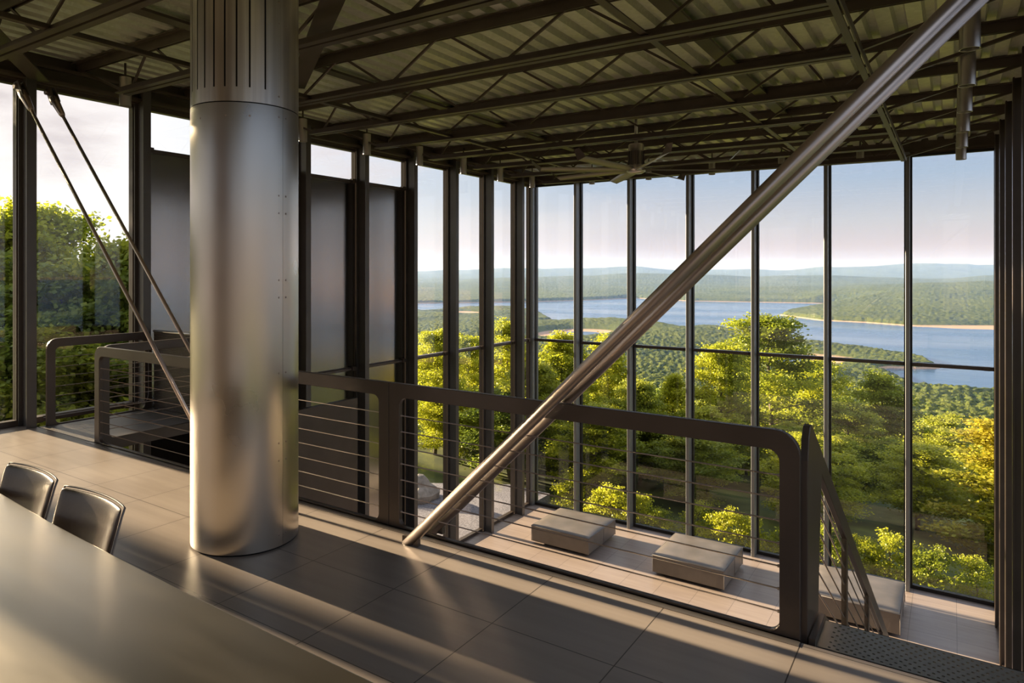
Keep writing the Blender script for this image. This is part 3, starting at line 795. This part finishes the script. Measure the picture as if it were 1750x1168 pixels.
sz = N(m, 'ShaderNodeSeparateXYZ'); L(m, pos, sz.inputs[0])
mr = N(m, 'ShaderNodeMapRange'); L(m, sz.outputs[2], mr.inputs[0]); mr.inputs[1].default_value = HL+2.2; mr.inputs[2].default_value = HL+4.2
mx = N(m, 'ShaderNodeMix', data_type='RGBA'); L(m, mr.outputs[0], mx.inputs[0]); mx.inputs[6].default_value = (.5,.33,.22,1); L(m, ctree, mx.inputs[7])
L(m, mx.outputs[2], b_.inputs['Base Color']); bump(m, f1, 1.0, 2.5)
az = np.radians(np.concatenate([np.linspace(-118,-46,70), np.linspace(-45.5,7,1000), np.linspace(8,70,50)]))
rr = np.exp(np.linspace(np.log(105), np.log(26000), 860))
A_, R_ = np.meshgrid(az, rr); X_ = R_*np.sin(A_); Y_ = R_*np.cos(A_)
Zg = height(X_, Y_); Zc = Zg + canopy_h(X_, Y_, Zg)
tag(grid_mesh('forested_hills', X_, Y_, Zc, M['forest']), kind='structure')
# ground around the house
m = M['ground'] = mat('leafy_ground', (.1,.09,.05), .95); vary(m, .6, [(.35,(.04,.06,.015)),(.55,(.1,.12,.03)),(.75,(.19,.22,.04))], pos=geopos(m), detail=6)
gx, gy = np.meshgrid(np.linspace(-110, 80, 150), np.linspace(-40, 125, 140))
tag(grid_mesh('ground', gx, gy, height(gx, gy)-.05, M['ground']), kind='structure')
m = M['gravel'] = mat('gravel', (.2,.2,.23), .9); vary(m, 25, [(.35,(.1,.1,.12)),(.7,(.28,.27,.3))], pos=geopos(m), detail=4)
tag(MB().prism([(-9.6,6,-4.75),(-9.6,17.5,-4.75),(-11,17.6,-4.75),(-13.3,16.2,-4.75),(-14.6,13,-4.75),(-14.5,8,-4.75),(-12,5.5,-4.75)], (0,0,1), .4).build('terrace', M['gravel']), kind='structure')
# lake
m = M['water'] = mat('lake_water', (.04,.1,.2), .2); b_ = m.node_tree.nodes['Principled BSDF']; b_.inputs['IOR'].default_value = 1.33
pos = geopos(m); f = noise(m, .06, pos, 4); bump(m, f, .35, 2.0)
f2 = noise(m, 1.0, pos, 4, (.0012,.0035,1)); L(m, ramp(m, f2, [(.4, g3(.3)), (.6, g3(.14))]), b_.inputs['Roughness'])
b = MB(); b.add([(-26000,300,HL),(16000,300,HL),(16000,24000,HL),(-26000,24000,HL)], [(0,1,2,3)])
tag(b.build('lake', M['water']), kind='structure')
# haze over the valley
m = M['haze'] = bpy.data.materials.new('valley_haze'); m.use_nodes = True; nt = m.node_tree; nt.nodes.remove(nt.nodes['Principled BSDF'])
vs_ = N(m, 'ShaderNodeVolumeScatter'); vs_.inputs['Color'].default_value = (.26,.44,1.0,1); vs_.inputs['Density'].default_value = .00005; vs_.inputs['Anisotropy'].default_value = .1
L(m, vs_.outputs[0], nt.nodes['Material Output'].inputs['Volume'])
HAZE = MB().box(-24000, 12000, 420, 23000, HL-30, 300).build('haze', M['haze']); tag(HAZE, kind='stuff')

# ------------------------------------------------------------------ trees
def make_foliage(name, pts, lpp, size, spread, mt, droop=.5, seed=1):
    g = np.random.default_rng(seed); P = np.repeat(np.array(pts), lpp, 0); n = len(P)
    P = P + g.normal(0, 1, (n, 3))*np.array([spread, spread, spread*.55])
    th = g.uniform(0, 2*PI, n); el = g.normal(-.5*droop, .55, n)
    D = np.stack([np.cos(th)*np.cos(el), np.sin(th)*np.cos(el), np.sin(el)], 1)
    Wd = np.cross(D, g.normal(0, 1, (n, 3)) + np.array([0,0,1.2])); Wd /= np.linalg.norm(Wd, axis=1, keepdims=True)+1e-9
    s = size*g.uniform(.65, 1.35, (n, 1)); ln = D*s; wd = Wd*s*.36
    V = np.stack([P, P+ln*.5-wd, P+ln, P+ln*.5+wd], 1).reshape(-1, 3).astype(np.float32)
    me = bpy.data.meshes.new(name); me.vertices.add(4*n); me.vertices.foreach_set('co', V.ravel())
    me.loops.add(4*n); me.loops.foreach_set('vertex_index', np.arange(4*n, dtype=np.int32))
    me.polygons.add(n); me.polygons.foreach_set('loop_start', np.arange(0, 4*n, 4, dtype=np.int32))
    try: me.polygons.foreach_set('loop_total', np.full(n, 4, dtype=np.int32))
    except Exception: pass
    me.update(calc_edges=True); me.materials.append(mt); return me
def tree_proto(seed, H, W, nb, leaf, size, lpp, spread, base=.22, top=.5, twigs=7):
    g = random.Random(seed); wood = MB(); pts = []
    tp = []; x = y = 0
    for i in range(8):
        t = i/7; tp.append((x, y, -1.2+t*(H+1.0))); x += g.gauss(0, .03*H/3); y += g.gauss(0, .03*H/3)
    wood.tube(tp, [max(.02, .017*H*(1-.92*i/7)) for i in range(8)], 7)
    def trunk(t):
        q = t*7; i = min(6, int(q)); f = q-i; return Vector(tp[i]).lerp(Vector(tp[i+1]), f)
    for k in range(nb):
        t = base+(1-base)*(k+.5)/nb*.97; o = trunk(t); a = k*2.399+g.uniform(-.4, .4)
        prof = math.sin(PI*min(1, ((t-base)/(1-base))**.62*.86+.14))**.75
        ln = W*.5*prof*g.uniform(.75, 1.15)+.25; rise = g.uniform(.15, .75)*ln*(.55+t*.6)
        d = Vector((math.cos(a), math.sin(a), 0)); mid = o+d*ln*.5+Vector((0,0,rise*.62)); e = o+d*ln+Vector((0,0,rise))
        wood.tube([o, mid, e], [.0055*H*(1.1-t)+.012, .003*H*(1.1-t)+.008, .006], 5, False)
        for j in range(twigs):
            u = .25+.75*(j+.5)/twigs; p = (o.lerp(mid, u*2) if u < .5 else mid.lerp(e, u*2-1))
            q = p+Vector((g.gauss(0,1), g.gauss(0,1), g.gauss(.1,.6)))*(.10*W*(1.15-u*.4))*.62
            wood.tube([p, q], [.009, .004], 3, False); pts.append(tuple(q))
            if j % 2 == 0: pts.append(tuple(p.lerp(q, .5)))
    me = make_foliage('foliage', pts, lpp, size, spread, M[leaf], seed=seed)
    wm = wood.build('trunk', M['bark']); wmesh = wm.data; bpy.data.objects.remove(wm)
    return wmesh, me
PROT = {
 'big':   tree_proto(3, 14, 8.0, 46, 'leafA', .21, 60, .34),
 'round': tree_proto(5, 11, 6.5, 40, 'leafB', .2, 56, .32),
 'gold':  tree_proto(8, 9, 4.6, 34, 'leafC', .17, 60, .26, base=.1),
 'tall':  tree_proto(13, 13, 5.2, 44, 'leafA', .19, 52, .28),
 'fill':  tree_proto(21, 13, 8.5, 34, 'leafB', .42, 26, .5, base=.1, twigs=6),
 'fill2': tree_proto(22, 12, 7.0, 32, 'leafA', .4, 26, .46, base=.1, twigs=6),
 'shade': tree_proto(44, 18, 10, 40, 'leafB', .3, 34, .45, base=.5, twigs=6),  # high crown for the out-of-view trees added to block sun
 'bush':  tree_proto(31, 1.7, 2.2, 22, 'leafA', .1, 26, .14, base=.05, twigs=5),
}
def put_tree(kind, x, y, top=None, H=None, rot=None, label=None, group=None, wscale=1., zb=None, name='tree'):
    z = zb if zb is not None else float(height(np.array([x], float), np.array([y], float))[0])
    H0 = {'big':14,'round':11,'gold':9,'tall':13,'fill':13,'fill2':12,'bush':1.7,'shade':18}[kind]
    if top is not None: H = max(1.0, top-z)
    s = H/H0
    o = bpy.data.objects.new(name, None); COL.objects.link(o); o.location = (x, y, z)
    o.rotation_euler = (0, 0, rot if rot is not None else R.uniform(0, 2*PI)); o.scale = (s*wscale, s*wscale, s)
    wm, fm = PROT[kind]
    a = bpy.data.objects.new('trunk', wm); COL.objects.link(a); a.parent = o
    c = bpy.data.objects.new('foliage', fm); COL.objects.link(c); c.parent = o
    tag(o, label, 'bush' if kind == 'bush' else 'tree', group); return o
def at(px, d):   # bearing and distance to ground position
    xc = (px-CXP)/FP*d; return (-SN*d+CS*xc, CS*d+SN*xc)
def top_at(px, py, d): return 1.9-(py-YHP)*d/FP
TR = [  # bearing, top, depth, kind, width, label
 (1325, 540, 27, 'big', 1.05, 'tall yellow-green tree before the lake, highest seen through the far glass wall'),
 (1235, 590, 25, 'big', .85, 'leafy yellow-green tree directly left of the tallest tree by the lake'),
 (1395, 615, 31, 'big', .9, 'green tree directly right of the tallest tree by the lake'),
 (1510, 638, 30, 'tall', 1.15, 'bright pointed yellow-green tree standing under the wooded point of the lake'),
 (1455, 690, 27, 'round', 1.1, 'rounded tree crown between the pointed bright tree and the tallest tree'),
 (1600, 715, 34, 'round', 1.1, 'round-topped tree beside the bright pointed tree, toward the right wall'),
 (1712, 725, 17.5, 'gold', 1.5, 'golden-leaved tree close outside the right end of the far glass wall'),
 (1150, 640, 27, 'tall', .95, 'slim green tree seen through the third bay of the far glass wall'),
 (1040, 575, 28, 'tall', 1.0, 'tall narrow yellow-green tree seen through the second bay of the far glass wall'),
 (960, 568, 27, 'tall', 1.05, 'tall yellow-green tree seen through the first bay of the far glass wall'),
 (1085, 650, 24, 'round', .9, 'lower green tree standing behind the second mullion of the far glass wall'),
 (868, 548, 29, 'tall', 1.0, 'yellow-green tree outside the last bay of the left wall before the corner'),
 (806, 575, 27, 'big', .8, 'yellow-green tree outside the second last bay of the left wall'),
 (742, 565, 25, 'big', .85, 'yellow-green tree outside the left wall just past the solid panels'),
 (905, 620, 23, 'round', .9, 'green tree standing behind the corner of the two glass walls'),
 (10, 375, 17, 'big', .95, 'large green tree at the far left outside the left wall'),
 (78, 352, 18, 'big', .85, 'large sunlit green tree just right of the post with the thin rods'),
 (150, 450, 16.5, 'round', 1.1, 'lower green tree below the bright gap in the leaves by the left wall'),
 (212, 405, 15, 'round', .8, 'green tree next to the first solid wall panel outside the left wall'),
 (105, 520, 14.5, 'round', 1.1, 'leafy green tree low outside the left wall beyond the grating'),
 (-60, 380, 17, 'round', 1.2, None), (20, 560, 13.5, 'round', 1.0, None), (180, 575, 13.5, 'round', 1., None),
 (-140, 420, 15, 'big', 1., None),
]
for px, py, d, kind, ws, lb in TR:
    x, y = at(px, d)
    put_tree(kind, x, y, top=top_at(px, py, d), wscale=ws*1.22, label=lb or 'green tree in the woods outside the long left wall', group='big trees close to the house' if lb else 'woods outside the left wall', zb=None)
put_tree('shade', -25, 2.3, H=19.5, label='unseen high-crowned tree added outside the left wall to filter the sun', group='added sun-shading trees out of view')  # unseen trees added to dim and dapple low sun on column and floor
put_tree('shade', -29, -6, H=19, label='unseen high-crowned tree added outside the left wall to filter the sun', group='added sun-shading trees out of view')
# forest filling the slope below the house
lim_x = [600, 720, 800, 880, 912, 1000, 1090, 1180, 1250, 1420, 1480, 1560, 1640, 1800]
lim_y = [590, 590, 600, 600, 610, 635, 665, 665, 640, 670, 700, 720, 740, 760]
placed = []; cnt = 0; tries = 0
while cnt < 190 and tries < 6000:
    tries += 1
    d = 21+R.random()**1.5*105; px = R.uniform(640, 1800); x, y = at(px, d)
    if y < 20.5: continue
    if any((x-a)**2+(y-c)**2 < (2.6+.02*d)**2*1.6 for a, c in placed): continue
    z = float(height(np.array([x]), np.array([y]))[0]); H = R.uniform(10, 15)
    lim = np.interp(px, lim_x, lim_y) + (R.random()*60 if d < 60 else R.random()*25)
    ytop = YHP-(z+H-1.9)*FP/d
    if ytop < lim:
        H = 1.9-(lim-YHP)*d/FP - z
        if H < 4.5: continue
    put_tree('fill' if R.random() < .55 else 'fill2', x, y, H=H, label='leafy green forest tree on the slope below the house', group='forest trees on the slope')
    placed.append((x, y)); cnt += 1
# young trees close below the far glass wall
k = 0; tries = 0; near_l = []
while k < 62 and tries < 9000:
    tries += 1
    d = R.uniform(19, 36); px = R.uniform(700, 1720); x, y = at(px, d)
    if y < 19.3 or any((x-a)**2+(y-c)**2 < 3 for a, c in near_l): continue
    z = float(height(np.array([x]), np.array([y]))[0])
    lim = np.interp(px, [700,900,1100,1250,1450,1560,1750], [640,650,700,690,740,760,800]) + R.random()*90
    H = min(R.uniform(4, 10) if y > 22 else R.uniform(2.4, 4.5), 1.9-(lim-YHP)*d/FP-z)
    if H < 2: continue
    put_tree(('round','big','tall')[k % 3], x, y, H=H, wscale=1.5 if H > 5 else 1.9, label='young green tree standing low outside close below the glass walls', group='young trees below the house')
    near_l.append((x, y)); k += 1
# woods outside the left wall
k = 0; tries = 0
while k < 16 and tries < 3000:
    tries += 1
    x = R.uniform(-60, -26); y = R.uniform(7, 34)
    if any((x-a)**2+(y-c)**2 < 9 for a, c in placed): continue
    dep = -x*SN+y*CS; px = CXP+FP*(x*CS+y*SN)/max(dep, 1)
    z = float(height(np.array([x], float), np.array([y], float))[0])
    lim = 470 if px < 300 else 600
    if 9 < y < 21 and x > -70: dmax = -4.3+(-9.5-x)*.19
    else: dmax = 99
    H = min(R.uniform(7, 12), 1.9-(lim-YHP)*dep/FP-z, dmax-z) if dep > 4 else R.uniform(6, 9)
    if H < 4: continue
    put_tree('fill' if k % 2 else 'round', x, y, H=H, label='green tree in the woods outside the long left wall', group='woods outside the left wall')
    placed.append((x, y)); k += 1
# flowering bushes along the glass
for i in range(26):
    if i < 14: x = -9.2+i*.74+R.uniform(-.2,.2); y = 17.5+R.uniform(0, 1.2)
    else: x = R.uniform(-18, -15); y = 3+(i-14)*1.3
    if x > .9: x = .9
    put_tree('bush', x, y, H=R.uniform(.5, 1.1), label='low yellow-green bush growing close outside the glass walls', group='low bushes outside the glass', name='bush')
# pale rock on the terrace edge
import bmesh
bm = bmesh.new(); bmesh.ops.create_icosphere(bm, subdivisions=3, radius=.55)
for v_ in bm.verts: v_.co *= 1+.18*math.sin(v_.co.x*7+1)*math.cos(v_.co.y*6)+.1*math.sin(v_.co.z*11); v_.co.z *= 1.1
me = bpy.data.meshes.new('boulder'); bm.to_mesh(me); bm.free(); m = mat('rock', (.3,.27,.24), .9); vary(m, 6, [(.3,(.2,.18,.16)),(.7,(.4,.36,.32))]); me.materials.append(m)
o = bpy.data.objects.new('boulder', me); COL.objects.link(o); x, y = at(716, 19.5); o.location = (x, y, float(height(np.array([x]), np.array([y]))[0])+.4)
tag(o, 'pale grey boulder on the ground outside the left wall past the solid panels', 'rock')

# ================================================================== light, sky, camera
SUNEL = math.radians(12.5)
sd = Vector((1, .012, -math.tan(SUNEL))).normalized()
ld = bpy.data.lights.new('sun', 'SUN'); ld.energy = 14; ld.color = (1, .77, .5); ld.angle = math.radians(.9)
lo = bpy.data.objects.new('sun', ld); COL.objects.link(lo); lo.rotation_euler = sd.to_track_quat('-Z', 'Y').to_euler(); lo.location = (-40, 0, 20)

w = bpy.data.worlds.new('sky'); sc.world = w; w.use_nodes = True
class W: node_tree = w.node_tree
bg = w.node_tree.nodes['Background']
tc = N(W, 'ShaderNodeTexCoord').outputs['Generated']
nm = N(W, 'ShaderNodeVectorMath', operation='NORMALIZE'); L(W, tc, nm.inputs[0]); dirv = nm.outputs[0]
sp = N(W, 'ShaderNodeSeparateXYZ'); L(W, dirv, sp.inputs[0])
base = ramp(W, sp.outputs[2], [(0,(.47,.345,.29)),(.03,(.475,.365,.315)),(.065,(.43,.41,.41)),(.12,(.30,.365,.46)),(.2,(.27,.35,.52)),(.32,(.5,.55,.66)),(1,(.6,.66,.8))])
dt = N(W, 'ShaderNodeVectorMath', operation='DOT_PRODUCT'); L(W, dirv, dt.inputs[0]); dt.inputs[1].default_value = tuple(-sd)
glow = ramp(W, dt.outputs['Value'], [(0, g3(0)), (.35, g3(.0)), (.72, g3(.35)), (1, g3(.9))])
mxs = N(W, 'ShaderNodeMix', data_type='RGBA'); L(W, glow, mxs.inputs[0]); L(W, base, mxs.inputs[6]); mxs.inputs[7].default_value = (1.0,.94,.87,1)
# clouds toward the bright side
mp = N(W, 'ShaderNodeMapping'); mp.inputs['Scale'].default_value = (1.0,1.0,3.4); L(W, dirv, mp.inputs[0])
cn = N(W, 'ShaderNodeTexNoise'); cn.inputs['Scale'].default_value = 2.6; cn.inputs['Detail'].default_value = 6; cn.inputs['Roughness'].default_value = .52; L(W, mp.outputs[0], cn.inputs['Vector'])
cm = ramp(W, cn.outputs['Fac'], [(.47, g3(0)), (.62, g3(1))])
cw = ramp(W, dt.outputs['Value'], [(.3, g3(.12)), (.6, g3(.85))])
cf = N(W, 'ShaderNodeMath', operation='MULTIPLY'); L(W, cm, cf.inputs[0]); L(W, cw, cf.inputs[1])
cc = ramp(W, cn.outputs['Fac'], [(.5,(.72,.62,.6)),(.72,(.42,.385,.4))])
mx2 = N(W, 'ShaderNodeMix', data_type='RGBA'); L(W, cf.outputs[0], mx2.inputs[0]); L(W, mxs.outputs[2], mx2.inputs[6]); L(W, cc, mx2.inputs[7])
L(W, mx2.outputs[2], bg.inputs[0]); bg.inputs[1].default_value = .74

cd = bpy.data.cameras.new('camera'); co_ = bpy.data.objects.new('camera', cd); COL.objects.link(co_)
co_.location = (0, 0, 1.9); co_.rotation_euler = (math.radians(90), 0, YAW)
cd.sensor_width = 36; cd.lens = FP/1750*36; cd.shift_x = (875-CXP)/1750; cd.shift_y = (YHP-584)/1750; cd.clip_end = 60000; cd.clip_start = .05
sc.camera = co_
sc.view_settings.view_transform = 'Standard'; sc.view_settings.look = 'None'; sc.view_settings.gamma = 1; sc.view_settings.exposure = 1.0; sc.view_settings.use_curve_mapping = False
sc.cycles.use_denoising = True
sc.cycles.max_bounces = 8; sc.cycles.diffuse_bounces = 6; sc.cycles.glossy_bounces = 4; sc.cycles.transparent_max_bounces = 24; sc.cycles.transmission_bounces = 6; sc.cycles.volume_bounces = 0
sc.cycles.sample_clamp_indirect = 10; sc.cycles.caustics_reflective = False
for o in COL.objects:
    if '_abs' in o: del o['_abs']
